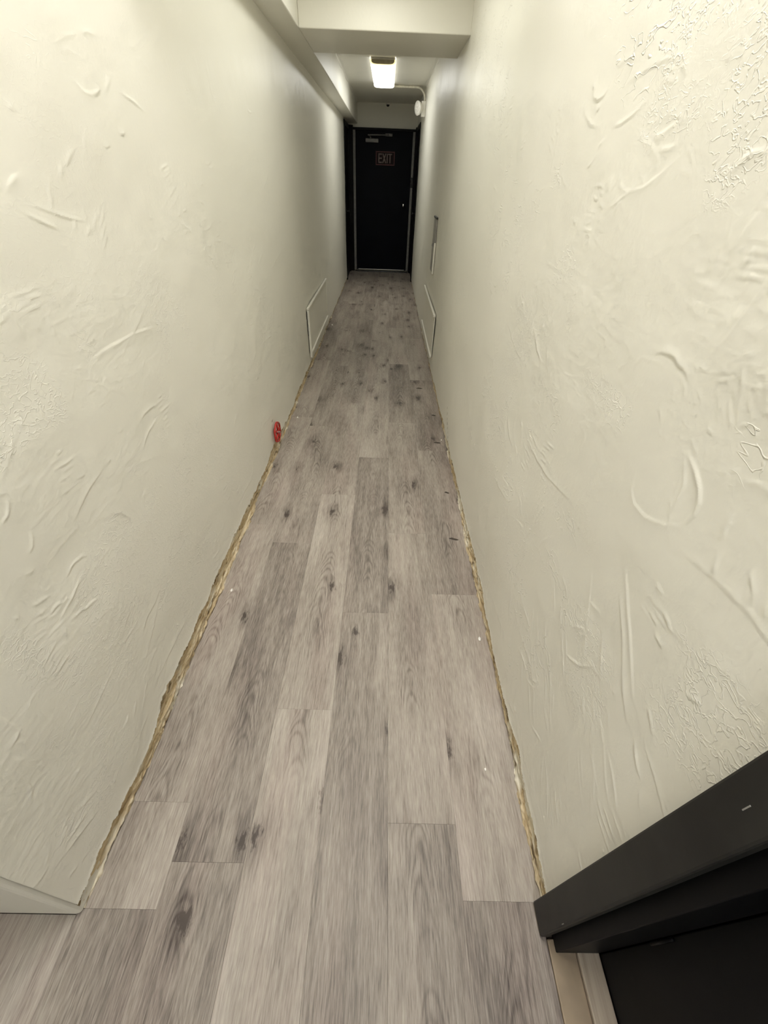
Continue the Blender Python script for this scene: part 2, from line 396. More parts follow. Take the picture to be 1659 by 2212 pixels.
    for sel, nm in ((~fm, 'wall'), (fm, 'base')):
        Q = q[sel]; us, inv = np.unique(Q, return_inverse=True); inv = inv.reshape(-1, 4); vv = V[us]; ex = {a: b.reshape(-1)[us] for a, b in extra.items()}
        if nm == 'wall':     # masonry body behind the paint
            xb0, xb1 = (XR+0.020, XR+0.115) if side > 0 else (XL-0.115, XL-0.040)
            bx = np.array([[a, b, c] for a in (xb0, xb1) for b in (y0, y1) for c in (0, z1)])
            fb = np.array([[0, 1, 3, 2], [4, 6, 7, 5], [0, 4, 5, 1], [2, 3, 7, 6], [0, 2, 6, 4], [1, 5, 7, 3]])+len(vv)
            vv = np.concatenate([vv, bx]); inv = np.concatenate([inv, fb]); ex = {a: np.concatenate([b, np.zeros(8)]) for a, b in ex.items()}
        me = bpy.data.meshes.new(nm)
        me.vertices.add(len(vv)); me.vertices.foreach_set('co', vv.astype(np.float32).ravel())
        me.loops.add(inv.size); me.loops.foreach_set('vertex_index', inv.astype(np.int32).ravel())
        me.polygons.add(len(inv)); me.polygons.foreach_set('loop_start', np.arange(0, inv.size, 4, dtype=np.int32))
        me.polygons.foreach_set('use_smooth', np.ones(len(inv), bool))
        for a, b in ex.items():
            if nm == 'base' and a != 'stain': continue
            at = me.attributes.new(a, 'FLOAT', 'POINT'); at.data.foreach_set('value', b.astype(np.float32))
        me.update(calc_edges=True); me.validate(); out.append(me)
    return out

rs = np.random.RandomState(5)
def arc(pts, amp, wd=0.003, tl=3, sd=1): return (pts, amp, wd, tl, sd)
spec_L = [arc([(1.0, 1.133), (1.087, 1.135), (1.212, 1.132), (1.335, 1.117)], 0.0022, 0.003, 5, -1),
          arc([(0.442, 0.418), (0.505, 0.432), (0.6, 0.449)], 0.0016, 0.0025, 3, 1),
          arc([(1.32, 1.14), (1.36, 1.12), (1.38, 1.08)], 0.002, 0.003, 4, -1),
          arc([(0.98, 1.42), (1.03, 1.40), (1.06, 1.39)], 0.0028, 0.004, 2, 1),
          arc([(1.02, 1.43), (1.09, 1.41), (1.16, 1.395)], 0.0024, 0.003, 2, 1),
          arc([(0.72, 0.86), (0.80, 0.89), (0.86, 0.90)], 0.0020, 0.003, 4, 1)]
spec_R = [arc([(0.528, 1.187), (0.505, 1.178), (0.482, 1.163), (0.470, 1.148), (0.465, 1.130), (0.470, 1.109)], 0.0042, 0.004, 2.0, 1),
          arc([(0.535, 1.18), (0.51, 1.15), (0.505, 1.12), (0.50, 1.10)], 0.0026, 0.004, 1.5, 1),
          arc([(0.47, 1.105), (0.498, 1.081), (0.544, 1.058), (0.585, 1.057), (0.606, 1.07), (0.618, 1.10)], 0.0015, 0.003, 4, -1),
          arc([(0.865, 1.538), (0.897, 1.519), (0.95, 1.497), (1.007, 1.489), (1.047, 1.498), (1.067, 1.52)], 0.0016, 0.0026, 4, -1),
          arc([(0.52, 0.95), (0.44, 0.88), (0.36, 0.80)], 0.0030, 0.004, 3, 1),
          arc([(0.50, 0.90), (0.45, 0.86), (0.38, 0.78), (0.34, 0.75)], 0.0030, 0.004, 3, -1),
          arc([(0.60, 0.86), (0.52, 0.74), (0.47, 0.66)], 0.0020, 0.003, 4, 1),
          arc([(1.40, 0.92), (1.41, 0.86), (1.40, 0.80), (1.36, 0.74)], 0.0026, 0.004, 2.5, 1),
          arc([(1.31, 0.90), (1.30, 0.84), (1.28, 0.80)], 0.0016, 0.003, 3, 1)]
for q in range(4):      # runs in the paint under the beam
    yy = 4.42+0.16*q
    spec_R.append(arc([(yy+0.02*math.sin(3.1*t+q), 2.34-0.06*t) for t in range(7)], 0.0040, 0.010, 2.0, 1 if q % 2 else -1))
for q in range(3):
    yy = 4.5+0.18*q
    spec_L.append(arc([(yy+0.02*math.sin(2.1*t+q), 2.12-0.06*t) for t in range(6)], 0.0045, 0.010, 2.0, 1 if q % 2 else -1))
for _ in range(46):     # the rough skip-trowel fan low on the near right wall
    cy = 0.30+0.45*rs.rand(); cz = 0.30+0.42*rs.rand()
    spec_R.append(arc(curve_pts(cy, cz, math.pi+0.75+rs.randn()*0.15, 0.03+0.09*rs.rand(), rs.randn()*0.2, rs, jit=0.001), 0.0010+0.0016*rs.rand(), 0.0024, 2.5, 1))
for _ in range(60):     # stippled patch above the arc
    cy = 0.42+0.20*rs.rand(); cz = 1.18+0.16*rs.rand()
    spec_R.append(arc(curve_pts(cy, cz, rs.randn()*0.5, 0.008+0.018*rs.rand(), 0, rs, n=3, jit=0.001), 0.0005+0.0010*rs.rand(), 0.0022, 1.2, 1))
for _ in range(40):
    cy = 0.78+0.30*rs.rand(); cz = 1.50+0.28*rs.rand()
    spec_R.append(arc(curve_pts(cy, cz, 0.9+rs.randn()*0.4, 0.012+0.03*rs.rand(), 0, rs, n=3, jit=0.001), 0.0005+0.0010*rs.rand(), 0.0022, 1.4, 1))
for _ in range(46):
    cy = 0.85+0.35*rs.rand(); cz = 1.02+0.14*rs.rand()
    spec_L.append(arc(curve_pts(cy, cz, rs.randn()*0.5, 0.01+0.03*rs.rand(), 0, rs, n=3, jit=0.001), 0.0005+0.0010*rs.rand(), 0.0022, 1.4, 1))

def edge_L(y): return np.interp(y, [0, .3, .5, .57, .66, .8, 1.2, 1.7, 2.05, 2.5, 2.8, 3.4, 3.9, 4.4, 5.0, 6.0, 9], [.055, .07, .075, .08, .125, .115, .112, .106, .092, .10, .06, .085, .075, .05, .045, .04, .03])
def edge_R(y): return np.interp(y, [0, .24, .32, .52, .7, .88, 1.25, 1.75, 2.2, 2.5, 3.2, 3.8, 4.2, 5.0, 9], [.09, .09, .103, .12, .10, .085, .105, .092, .090, .10, .072, .06, .055, .03, .025])
stR = [(2.45+0.25*t, 0.088+0.160*t, rw_, rh_, st_, -.003) for t, rw_, rh_, st_ in ((0.0, .020, .018, 1.0), (.12, .012, .010, .6), (.22, .013, .011, .8), (.34, .016, .006, .7), (.46, .012, .010, .75), (.58, .014, .012, .85), (.70, .010, .010, .7), (.84, .013, .010, .8), (1.0, .011, .009, .6))] + [(2.50, 0.075, .010, .014, .7, -.003), (2.56, .085, .010, .012, .6, -.003),
       (6.4, .07, .03, .012, .8, -.003), (6.9, .08, .02, .01, .7, -.002), (5.3, .10, .015, .012, .6, -.002), (0.70, 0.045, .03, .02, .95, -.006), (0.66, .05, .02, .016, .9, -.005)]
stL = [(2.41, 0.085, .012, .04, 0.75, -.010), (0.66, 0.10, .03, .018, .5, -.003), (0.80, .085, .02, .014, .7, -.004), (2.42, .168, .022, .022, 0.9, -.010), (2.42, .243, .012, .008, 0.6, -.004)]
def xl_y(y): return XL - 0.020*sstep(-y, -0.62, -0.12)
def xr_y(y): return XR + 0*y
mw, mb = make_wall(-1, YN, YB0, ZS+0.03, 11, xl_y, edge_L, spec_L, stL)
wl = struct(link('wall_left', mw, mat=M_paint), 'long cream trowelled plaster wall on the left of the corridor')
struct(link('baseboard_left', mb, mat=M_bare), 'torn tan strip of bare plaster along the floor under the left wall')
mw, mb = make_wall(1, 0.185, YB0, ZC+0.02, 29, xr_y, edge_R, spec_R, stR)
wr = struct(link('wall_right', mw, mat=M_paint), 'long cream trowelled plaster wall on the right of the corridor')
struct(link('baseboard_right', mb, mat=M_bare), 'torn tan strip of bare plaster along the floor under the right wall')

# remaining shell
def relief_box(name, x0, x1, y0, y1, z0, z1, mat, bev=0.008):
    bm = bmesh.new(); box_bm(bm, x0, x1, y0, y1, z0, z1, bev, 3)
    return struct(finish(bm, name, mat))
tag(relief_box('ceiling', XL-0.14, 0.62, YH, YE+0.15, ZC, ZC+0.08, M_wall, 0.0), 'low cream painted ceiling over the corridor')
tag(relief_box('ceiling_near_added', -2.9, 0.72, -3.3, YH+0.1, ZN, ZN+0.08, M_wall, 0.0), 'added unseen higher cream ceiling over the near end of the corridor')  # raised height is added, so the lamps light the near walls more evenly
tag(relief_box('wall_step_added', XL-0.14, 0.62, YH, YH+0.1, ZC+0.08, ZN, M_wall, 0.0), 'added unseen drop of wall that shades the upper walls from the near lamp')  # added out of view to cut off near lamp light
tag(relief_box('wall_right_upper', XR-0.001, 0.62, -0.84, YH, ZC+0.021, ZN, M_wall, 0.0), 'upper part of the right wall, carried up to the added high ceiling')
tag(relief_box('wall_end', XL-0.12, XR+0.12, YE, YE+0.12, 0, ZC, M_wall, 0.0), 'end wall of the corridor above and around the black exit door')
tag(relief_box('wall_corner', -2.9, XL-0.028, YN-0.012, YN+0.10, 0.0, ZN, M_wall, 0.012), 'short cream return wall at the near left corner')
tag(relief_box('wall_left_rear', XL-0.14, XL-0.02, -3.2, -0.80, 0.0, ZN, M_wall, 0.01), 'left wall behind the photographer past the side passage')
tag(relief_box('wall_passage', -2.8, XL-0.14, -0.95, -0.85, 0.0, ZN, M_wall, 0.0), 'far wall of the side passage on the left')
tag(relief_box('added_door_backing', 0.64, 0.70, -0.90, 0.19, 0.0, ZN, M_sub, 0.0), 'added dark backing that blocks light behind the near black door')  # unseen box added to stop light leaking around the door leaf
tag(relief_box('wall_back', -2.9, 0.62, -3.3, -3.2, 0.0, ZN, M_wall, 0.0), 'wall behind the photographer')
tag(relief_box('wall_passage_end', -2.9, -2.8, -0.95, YN-0.02, 0.0, ZN, M_wall, 0.0), 'end of the side passage on the left')
tag(relief_box('wall_right_rear', XR, XR+0.12, -3.2, -0.84, 0.0, ZN, M_wall, 0.0), 'right wall behind the near black door')
tag(relief_box('wall_right_header', XR, XR+0.12, -0.84, 0.183, 2.16, ZC+0.021, M_wall, 0.0), 'wall over the near black door')
tag(relief_box('trim_1', XL-0.12, XS, YH, YE, ZS, ZC, M_wall, 0.006), 'cream boxed soffit running along the top of the left wall')
tag(relief_box('wall_left_upper', XL-0.12, XL, YN, YH, ZS+0.03, ZN, M_wall, 0.0), 'upper part of the left wall, carried up to the added high ceiling')
tag(relief_box('trim_2', XS, XR, BY0, BY1, ZS, ZC, M_wall, 0.006), 'cream boxed beam crossing the corridor ceiling')
tag(relief_box('wall_left_end', XL-0.12, XL-0.03, YB0, YE, 0, ZS, M_wall, 0.0), 'end stretch of left wall behind the black side door')
tag(relief_box('wall_right_end', XR+0.03, XR+0.12, YB0, YE, 0, ZC, M_wall, 0.0), 'end stretch of right wall behind the black side door')
# wall above right black side door
tag(relief_box('wall_right_top', XR-0.002, XR+0.03, YB0, YE, 2.14, ZC, M_wall, 0.0), 'cream wall over the black door at the far right')
# soft cove where the far ceiling meets the walls
def cove(name, x, sgn, y0, y1, r, label):
    bm = bmesh.new(); prev = None; rng = random.Random(3)
    for i in range(41):
        y = y0+(y1-y0)*i/40; rr = r*(1+0.35*math.sin(i*0.9)+0.25*rng.uniform(-1, 1)); ring = []
        for k in range(7):
            t = math.pi/2*k/6
            ring.append(bm.verts.new((x - sgn*(rr-rr*math.sin(t)), y, ZC-0.0005-(rr-rr*math.cos(t)))))
        ring.append(bm.verts.new((x, y, ZC-0.0005)))
        if prev:
            for k in range(8): bm.faces.new((prev[k], prev[(k+1) % 8], ring[(k+1) % 8], ring[k]))
        else: bm.faces.new(ring)
        prev = ring
    bm.faces.new(prev[::-1])
    return struct(finish(bm, name, M_wall, smooth=True), label)
cove('trim_3', XR, 1, BY1, YB0, 0.022, 'thick paint line where the far ceiling meets the right wall')
cove('trim_4', XS, -1, BY1, YE, 0.020, 'thick paint line where the far ceiling meets the soffit')

# ------------------------------------------------------------------ floor: slab and planks
bm = bmesh.new(); box_bm(bm, -2.9, 0.75, -3.3, YE+0.12, -0.06, -0.0065)
floor = struct(finish(bm, 'floor', M_sub), 'grey wood-look plank floor running down the corridor')
PW, PL, GAP = 0.2015, 1.29, 0.0003
seams = [-0.5505+PW*q for q in range(0, 5)]                 # -0.5505 .. 0.2555
first = {-1: 1.69, 0: 0.26, 1: 0.69, 2: 1.12, 3: 0.358, 4: 1.235}
plank_cache = {}
def plank_mesh(wd, ln):
    key = (round(wd, 4), round(ln, 4))
    if key in plank_cache: return plank_cache[key]
    bm = bmesh.new(); hx, hy, c, zt = wd/2-GAP/2, ln/2-GAP/2, 0.0006, 0.0
    lo = [bm.verts.new((sx*hx, sy*hy, -0.0065)) for sx, sy in ((-1, -1), (1, -1), (1, 1), (-1, 1))]
    md = [bm.verts.new((sx*hx, sy*hy, zt-0.0003)) for sx, sy in ((-1, -1), (1, -1), (1, 1), (-1, 1))]
    tp = [bm.verts.new((sx*(hx-c), sy*(hy-c), zt)) for sx, sy in ((-1, -1), (1, -1), (1, 1), (-1, 1))]
    bm.faces.new(tp); bm.faces.new(lo[::-1])
    for A, B in ((lo, md), (md, tp)):
        for q in range(4): bm.faces.new((A[q], A[(q+1) % 4], B[(q+1) % 4], B[q]))
    me = bpy.data.meshes.new('plank'); bm.to_mesh(me); bm.free(); me.materials.append(M_plank)
    plank_cache[key] = me
    return me
def lay(x0, x1, off, ya, yb):
    y = off - PL*math.ceil((off-ya)/PL)
    while y < yb-1e-6:
        a, b = max(y, ya), min(y+PL, yb)
        if b-a > 0.02:
            me = plank_mesh(x1-x0, b-a)
            o = bpy.data.objects.new('plank', me); C.objects.link(o); o.parent = floor
            o.location = ((x0+x1)/2, (a+b)/2, 0)
        y += PL
YP0 = -1.3
for col in range(-1, 5):
    x0 = XL-0.034 if col == -1 else seams[col]
    x1 = seams[col+1] if col < 4 else XR+0.0195
    if col == -1:
        lay(XL-0.034, x1, first[col], YN, YE); lay(seams[0]-PW, x1, first[col], YP0, YN)
    elif col == 4: lay(x0, x1, first[col], 0.19, YE); lay(x0, XR+0.0005, first[col], YP0, 0.19)
    else: lay(x0, x1, first[col], YP0, YE)
for q in range(2, 7):
    lay(seams[0]-PW*q, seams[0]-PW*(q-1), 0.47*q % PL, YP0, YN-0.012)

# ------------------------------------------------------------------ doors
# near right door: casing, jamb, sill strips, leaf
d1 = struct(empty('door_1', (XR, -0.33, 0)), 'black door in the near right wall beside the photographer'); org = d1.location
def dbox(name, *a, mat, parent, bev=0.003):
    o = box(name, *a, mat, None, bev); return o
def child_box(name, x0, x1, y0, y1, z0, z1, mat, parent, bev=0.003, label=None):
    o0 = parent
    off = Vector((0, 0, 0)); p = parent
    while p is not None: off += p.location; p = p.parent
    bm = bmesh.new(); box_bm(bm, x0, x1, y0, y1, z0, z1, bev)
    bmesh.ops.translate(bm, verts=bm.verts, vec=-off)
    o = finish(bm, name, mat, parent)
    if label: o['label'] = label
    return o
child_box('casing', 0.4425, XR+0.004, 0.124, 0.191, 0.010, 2.16, M_casing, d1, 0.004, 'worn black door casing board')
child_box('casing', 0.4425, XR+0.004, -0.86, -0.793, 0.010, 2.16, M_casing, d1, 0.004)
child_box('casing', 0.4425, XR+0.004, -0.86, 0.191, 2.16, 2.228, M_casing, d1, 0.004)
child_box('raw_end', 0.446, XR, 0.127, 0.188, 0.001, 0.010, M_brown, d1, 0.0, 'bare brown end of the casing')
child_box('jamb', 0.4755, 0.5825, 0.097, 0.135, 0.008, 2.13, M_black, d1, 0.002)
child_box('jamb', 0.4755, 0.5825, -0.81, -0.772, 0.008, 2.13, M_black, d1, 0.002)
child_box('jamb', 0.4755, 0.5825, -0.772, 0.097, 2.10, 2.16, M_black, d1, 0.002)
child_box('sill_strip', XR+0.0015, 0.528, -0.80, 0.122, -0.006, 0.004, M_tan, d1, 0.003, 'tan painted sill strip')
child_box('sill_strip', 0.5285, 0.583, -0.80, 0.122, -0.006, 0.013, M_sill, d1, 0.003, 'worn pale wood sill strip')
leaf = child_box('leaf', 0.5845, 0.626, -0.771, 0.096, 0.004, 2.10, M_black, d1, 0.002)
for z in (0.35, 1.05, 1.80):
    bm = bmesh.new(); tube_bm(bm, [(0.5815-XR, 0.092+0.33, z-0.045), (0.5815-XR, 0.092+0.33, z+0.045)], 0.004, 10)
    finish(bm, 'hinge', M_black, d1, True)
bm = bmesh.new(); lathe_bm(bm, [(0.0, 0), (0.028, 0.0), (0.028, 0.006), (0.012, 0.010), (0.012, 0.03), (0.027, 0.042), (0.029, 0.055), (0.018, 0.066), (0, 0.068)], axis_mat((0.5845-XR, -0.69+0.33, 0.98), (-1, 0, 0)))
finish(bm, 'knob', M_steel, d1, True)
# few light scuffs on the paint are real thin scratches: slivers of bare paint
for (y, z, L) in ((0.155, 0.93, 0.016), (0.128, 0.20, 0.012)):
    child_box('scratch', 0.4418, 0.4428, y, y+0.0015, z, z+L, M_panel, d1, 0.0)

# end exit door
DX0, DX1, DH = -0.588, 0.388, 2.075
d2 = struct(empty('door_2', (-0.1, YE, 0)), 'black exit door closing the far end of the corridor')
child_box('leaf', DX0+0.0005, DX1-0.0005, YE-0.040, YE-0.002, 0.030, DH-0.003, M_navy, d2, 0.003)
child_box('frame_strip', DX0-0.042, DX0, YE-0.052, YE-0.001, 0.03, DH-0.003, M_greyst, d2, 0.003, 'pale grey strip of the door frame')
child_box('frame_strip', DX1, DX1+0.040, YE-0.052, YE-0.001, 0.03, 1.335, M_greyst, d2, 0.003, 'pale grey strip of the door frame')
child_box('frame_strip', DX1, DX1+0.040, YE-0.052, YE-0.001, 1.475, DH-0.003, M_greyst, d2, 0.003, 'pale grey strip of the door frame')
child_box('strike_plate', DX1+0.002, DX1+0.044, YE-0.056, YE-0.001, 1.335, 1.475, M_dark, d2, 0.003, 'dark latch plate on the frame')
child_box('casing', XL-0.028, DX0-0.042, YE-0.045, YE-0.001, 0.0, 2.13, M_black, d2, 0.003)
child_box('casing', DX1+0.044, XR+0.028, YE-0.045, YE-0.001, 0.0, 2.13, M_black, d2, 0.003)
child_box('header', DX0-0.042, DX1+0.044, YE-0.045, YE-0.001, DH-0.002, 2.105, M_black, d2, 0.003)
child_box('threshold', DX0-0.03, DX1+0.03, YE-0.085, YE-0.004, 0.0005, 0.014, M_dark, d2, 0.004)
child_box('door_sweep', -0.553, 0.354, YE-0.046, YE-0.0405, 0.030, 0.043, M_steel, d2, 0.001, 'bright metal sweep along the door bottom')
bm = bmesh.new(); lathe_bm(bm, [(0.0, 0), (0.032, 0.0), (0.032, 0.007), (0.014, 0.012), (0.013, 0.035), (0.026, 0.046), (0.030, 0.060), (0.022, 0.074), (0, 0.078)], axis_mat((0.28+0.1, -0.040, 1.079), (0, -1, 0)))
finish(bm, 'knob', M_chrome, d2, True)
cl = child_box('door_closer', -0.415, -0.195, YE-0.092, YE-0.041, 1.918, 1.970, M_closer, d2, 0.008, 'grey metal door closer')
bm = bmesh.new()
tube_bm(bm, [(-0.33+0.1, -0.07, 1.972), (-0.33+0.1, -0.07, 1.990)], 0.012, 12)
tube_bm(bm, [(-0.33+0.1, -0.07, 1.990), (-0.375+0.1, -0.115, 2.010), (-0.02+0.1, -0.065, 2.020)], 0.009, 8)
box_bm(bm, 0.02, 0.14, -0.062, -0.045, 2.005, 2.040, 0.003)
finish(bm, 'closer_arm', M_closer, d2, True)

# black side doors at the far end
for nm, sg, xw, lab in (('door_3', 1, XL, 'black door in the left wall beside the exit door'), ('door_4', -1, XR, 'black door in the right wall beside the exit door')):
    d = struct(empty(nm, (xw, (YB0+YE)/2, 0)), lab)
    def sb(name, a, b, y0, y1, z0, z1, mat, bev=0.003):
        x0, x1 = sorted((xw+sg*a, xw+sg*b)); return child_box(name, x0, x1, y0, y1, z0, z1, mat, d, bev)
    sb('casing', -0.028, 0.012, YB0+0.003, YB0+0.072, 0.0, 2.13, M_black)
    sb('casing', -0.028, 0.012, YE-0.115, YE-0.047, 0.0, 2.13, M_black)
    sb('header', -0.028, 0.012, YB0+0.073, YE-0.116, 2.065, 2.13, M_black)
    sb('leaf', -0.027, -0.006, YB0+0.074, YE-0.117, 0.006, 2.063, M_black)
    bm = bmesh.new(); lathe_bm(bm, [(0.0, 0), (0.028, 0.0), (0.028, 0.006), (0.012, 0.010), (0.012, 0.028), (0.026, 0.04), (0.022, 0.056), (0, 0.06)], axis_mat((-0.006*sg, -0.27, 1.0), (sg, 0, 0)))
    finish(bm, 'knob', M_dark, d, True)

# ------------------------------------------------------------------ exit sign
ex0, ex1, ez0, ez1 = -0.237, 0.090, 1.628, 1.812
yf = YE-0.041
sg = tag(empty('exit_sign', ((ex0+ex1)/2, yf, ez0)), 'dull red EXIT sign fixed to the black door', 'sign')
child_box('sign_plate', ex0, ex1, yf-0.006, yf, ez0, ez1, M_maroon, sg, 0.002)
for a in ((ex0, ex1, ez1-0.013, ez1), (ex0, ex1, ez0, ez0+0.013), (ex0, ex0+0.013, ez0+0.0135, ez1-0.0135), (ex1-0.013, ex1, ez0+0.0135, ez1-0.0135)):
    child_box('rim', a[0], a[1], yf-0.010, yf-0.0062, a[2], a[3], M_signrim, sg, 0.001)
def letter(ch, x0, x1, z0, z1):
    t = 0.017; bm = bmesh.new(); y0, y1 = yf-0.010, yf-0.0062
    if ch == 'E':
        box_bm(bm, x0, x0+t, y0, y1, z0, z1)
        for z in (z0, (z0+z1-t)/2, z1-t): box_bm(bm, x0+t, x1, y0, y1, z, z+t)
    elif ch == 'I': box_bm(bm, (x0+x1-t)/2, (x0+x1+t)/2, y0, y1, z0, z1)
    elif ch == 'T':
        box_bm(bm, x0, x1, y0, y1, z1-t, z1); box_bm(bm, (x0+x1-t)/2, (x0+x1+t)/2, y0, y1, z0, z1-t)
    else:
        k = t*1.12
        for A in ([(x0, z0), (x0+k, z0), (x1, z1), (x1-k, z1)], [(x1-k, z0), (x1, z0), (x0+k, z1), (x0, z1)]):
            dy = 0.0002 if A[0][0] == x0 else 0
            f = [bm.verts.new((x, y0-dy, z)) for x, z in A]; b = [bm.verts.new((x, y1, z)) for x, z in A]
            bm.faces.new(f); bm.faces.new(b[::-1])
            for q in range(4): bm.faces.new((f[q], b[q], b[(q+1) % 4], f[(q+1) % 4]))
    bmesh.ops.translate(bm, verts=bm.verts, vec=-sg.location)
    o = finish(bm, 'letter_'+ch.lower(), M_letter, sg); o['label'] = 'pale letter ' + ch
lz0, lz1 = ez0+0.030, ez1-0.028
letter('E', ex0+0.045, ex0+0.105, lz0, lz1); letter('X', ex0+0.112, ex0+0.182, lz0, lz1)
letter('I', ex0+0.186, ex0+0.210, lz0, lz1); letter('T', ex0+0.212, ex0+0.282, lz0, lz1)

# ------------------------------------------------------------------ ceiling light fixtures
def fixture(key, xc, y0, y1, label, zt=None):
    zt = ZC if zt is None else zt
    W2, DEP = 0.130, 0.052
    t = tag(empty('ceiling_light', (xc, (y0+y1)/2, zt)), label, 'light', 'wraparound corridor lights')
    hl = (y1-y0)/2
    prof = []      # lens cross section, from upper left round the bottom to upper right
    for k in range(21):
        a = math.pi*k/20; cx = -math.cos(a); sz = math.sin(a)
        prof.append((W2*math.copysign(abs(cx)**0.42, cx), -0.016-(DEP-0.016)*abs(sz)**0.55))
    bm = bmesh.new(); rings = []
    th = 0.004
    inner = [(x*(1-th/W2), z+th) for x, z in prof]
    for y in (-hl, hl):
        rings.append(([bm.verts.new((x, y, z)) for x, z in prof], [bm.verts.new((x, y, z)) for x, z in inner]))
    for q in range(20):
        A, B = rings[0][0], rings[1][0]; bm.faces.new((A[q], B[q], B[q+1], A[q+1]))
        A, B = rings[0][1], rings[1][1]; bm.faces.new((A[q+1], B[q+1], B[q], A[q]))
    ln = finish(bm, 'lens', lens_mat(key), t, True); ln.data.materials.append(lens_mat(key, False, True))
    ln.data.materials.append(M_white)
    for i_, pl in enumerate(ln.data.polygons): pl.material_index = 2 if i_ % 2 else (0 if abs(pl.normal.z) > 0.75 else 1)
    for sgn in (-1, 1):
        bm = bmesh.new(); y = sgn*hl
        a = [bm.verts.new((x*1.012, y+sgn*0.0, z-0.001)) for x, z in prof]; b = [bm.verts.new((x*0.90, y, z*0.90)) for x, z in prof]
        c = [bm.verts.new((x*1.012, y+sgn*0.006, z-0.001)) for x, z in prof]; d = [bm.verts.new((x*0.90, y+sgn*0.006, z*0.90)) for x, z in prof]
        for q in range(20):
            for U, V in ((a, c), (c, d), (d, b), (b, a)): bm.faces.new((U[q], U[q+1], V[q+1], V[q]))
        bm.faces.new((a[0], b[0], d[0], c[0])); bm.faces.new((a[20], c[20], d[20], b[20]))
        finish(bm, 'lens_rim', lens_mat(key, True), t, True)['label'] = 'yellowed rim of the lens'
        bm = bmesh.new()
        e = [bm.verts.new((x*0.898, y-sgn*0.004, z*0.898)) for x, z in prof]; f = [bm.verts.new((x*0.898, y+sgn*0.003, z*0.898)) for x, z in prof]
        bm.faces.new(e); bm.faces.new(f[::-1])
        for q in range(21): bm.faces.new((e[q], e[(q+1) % 21], f[(q+1) % 21], f[q]))
        finish(bm, 'end_cap', M_capm, t)['label'] = 'aged brown end cap'
    bm = bmesh.new(); box_bm(bm, -W2+0.008, W2-0.008, -hl+0.006, hl-0.006, -0.022, -0.0005, 0.003)
    finish(bm, 'base_pan', M_white, t)
    return t
fixture('far', -0.095, 6.08, 7.50, 'lit wraparound ceiling light beyond the beam, the one in view')
fixture('front', -0.092, 2.12, 3.39, 'wraparound ceiling light just in front of the beam, above the picture')
fixture('near', -0.10, 0.30, 1.45, 'wraparound ceiling light overhead at the near end of the corridor', ZN)
fixture('rear_fill', -0.10, -2.25, -0.98, 'added fill light behind the photographer, shaped as a wraparound ceiling light', ZN)  # unseen lamp added as fill for the lower walls and floor

# ------------------------------------------------------------------ conduit and emergency lamp on the right wall
cd = tag(empty('conduit', (-0.088, 7.64, ZC)), 'cream conduit bending from the ceiling light to the wall lamp', 'conduit')
yc, zc_, r = 7.64, ZC-0.0145, 0.0125
pts = [(-0.088, 7.505, zc_), (-0.088, 7.54, zc_)] + [(-0.088+0.10*(1-math.cos(t)), 7.54+0.10*math.sin(t), zc_) for t in [math.pi/2*k/6 for k in range(1, 7)]]
xe = XR-0.0155; rb = 0.115
pts += [(xe-rb, yc, zc_)] + [(xe-rb+rb*math.sin(t), yc, zc_-rb+rb*math.cos(t)) for t in [math.pi/2*k/8 for k in range(1, 9)]] + [(xe, yc, 2.267)]
bm = bmesh.new(); tube_bm(bm, [Vector(p)-cd.location for p in pts], r, 12); finish(bm, 'pipe', M_cond, cd, True)
for x in (0.10, 0.27):
    bm = bmesh.new(); box_bm(bm, x-0.006, x+0.006, yc-0.022, yc+0.022, ZC-0.004, ZC-0.0005); 
    tube_bm(bm, [(x-0.006, yc, zc_), (x+0.006, yc, zc_)], 0.0145, 10); bmesh.ops.translate(bm, verts=bm.verts, vec=-cd.location); finish(bm, 'strap', M_cond, cd)
em = tag(empty('emergency_lamp', (XR, 7.64, 2.18)), 'white round wall lamp on a box high on the right wall', 'lamp')
child_box('box', XR-0.058, XR-0.001, 7.595, 7.685, 2.115, 2.267, M_white, em, 0.006)
ax = Vector((-0.86, -0.50, -0.05)).normalized()
base = Vector((XR-0.078, 7.62, 2.198))-em.location
bm = bmesh.new(); lathe_bm(bm, [(0, -0.030), (0.030, -0.028), (0.050, -0.01), (0.068, 0.012), (0.072, 0.030), (0.072, 0.036), (0.066, 0.037)], axis_mat(base, ax), 32); hd = finish(bm, 'lamp_head', M_white, em, True)
def lens_glass():
    k = NT('frosted_lamp_lens'); tc = k.n('ShaderNodeTexCoord').outputs['Object']
    vo = k.n('ShaderNodeTexVoronoi', {'Vector': tc, 'Scale': 75.0})
    c = k.ramp(vo.outputs['Distance'], [(0.0, (0.9, 0.88, 0.82)), (0.7, (0.62, 0.6, 0.55))])
    k.bump(vo.outputs['Distance'], 0.5, 0.003); return k.out(c, 0.25)
bm = bmesh.new(); lathe_bm(bm, [(0.066, 0.0365), (0.055, 0.043), (0.030, 0.048), (0, 0.050)], axis_mat(base, ax), 32); finish(bm, 'lens', lens_glass(), hd, True)

# small dome camera at the top of the end wall
dc = tag(empty('dome_camera', (-0.05, YE, 2.385)), 'small dark dome camera over the exit door', 'camera')
bm = bmesh.new(); lathe_bm(bm, [(0, 0.0005), (0.034, 0.0005), (0.034, 0.018), (0.028, 0.022), (0, 0.022)], axis_mat((0, -0.050, 0.024), (0, 0, -1)), 24); finish(bm, 'base', M_white, dc, True)
bm = bmesh.new(); lathe_bm(bm, [(0.026, 0.022), (0.024, 0.034), (0.016, 0.044), (0, 0.048)], axis_mat((0, -0.050, 0.024), (0, 0, -1)), 24); finish(bm, 'dome', M_dark, dc, True)

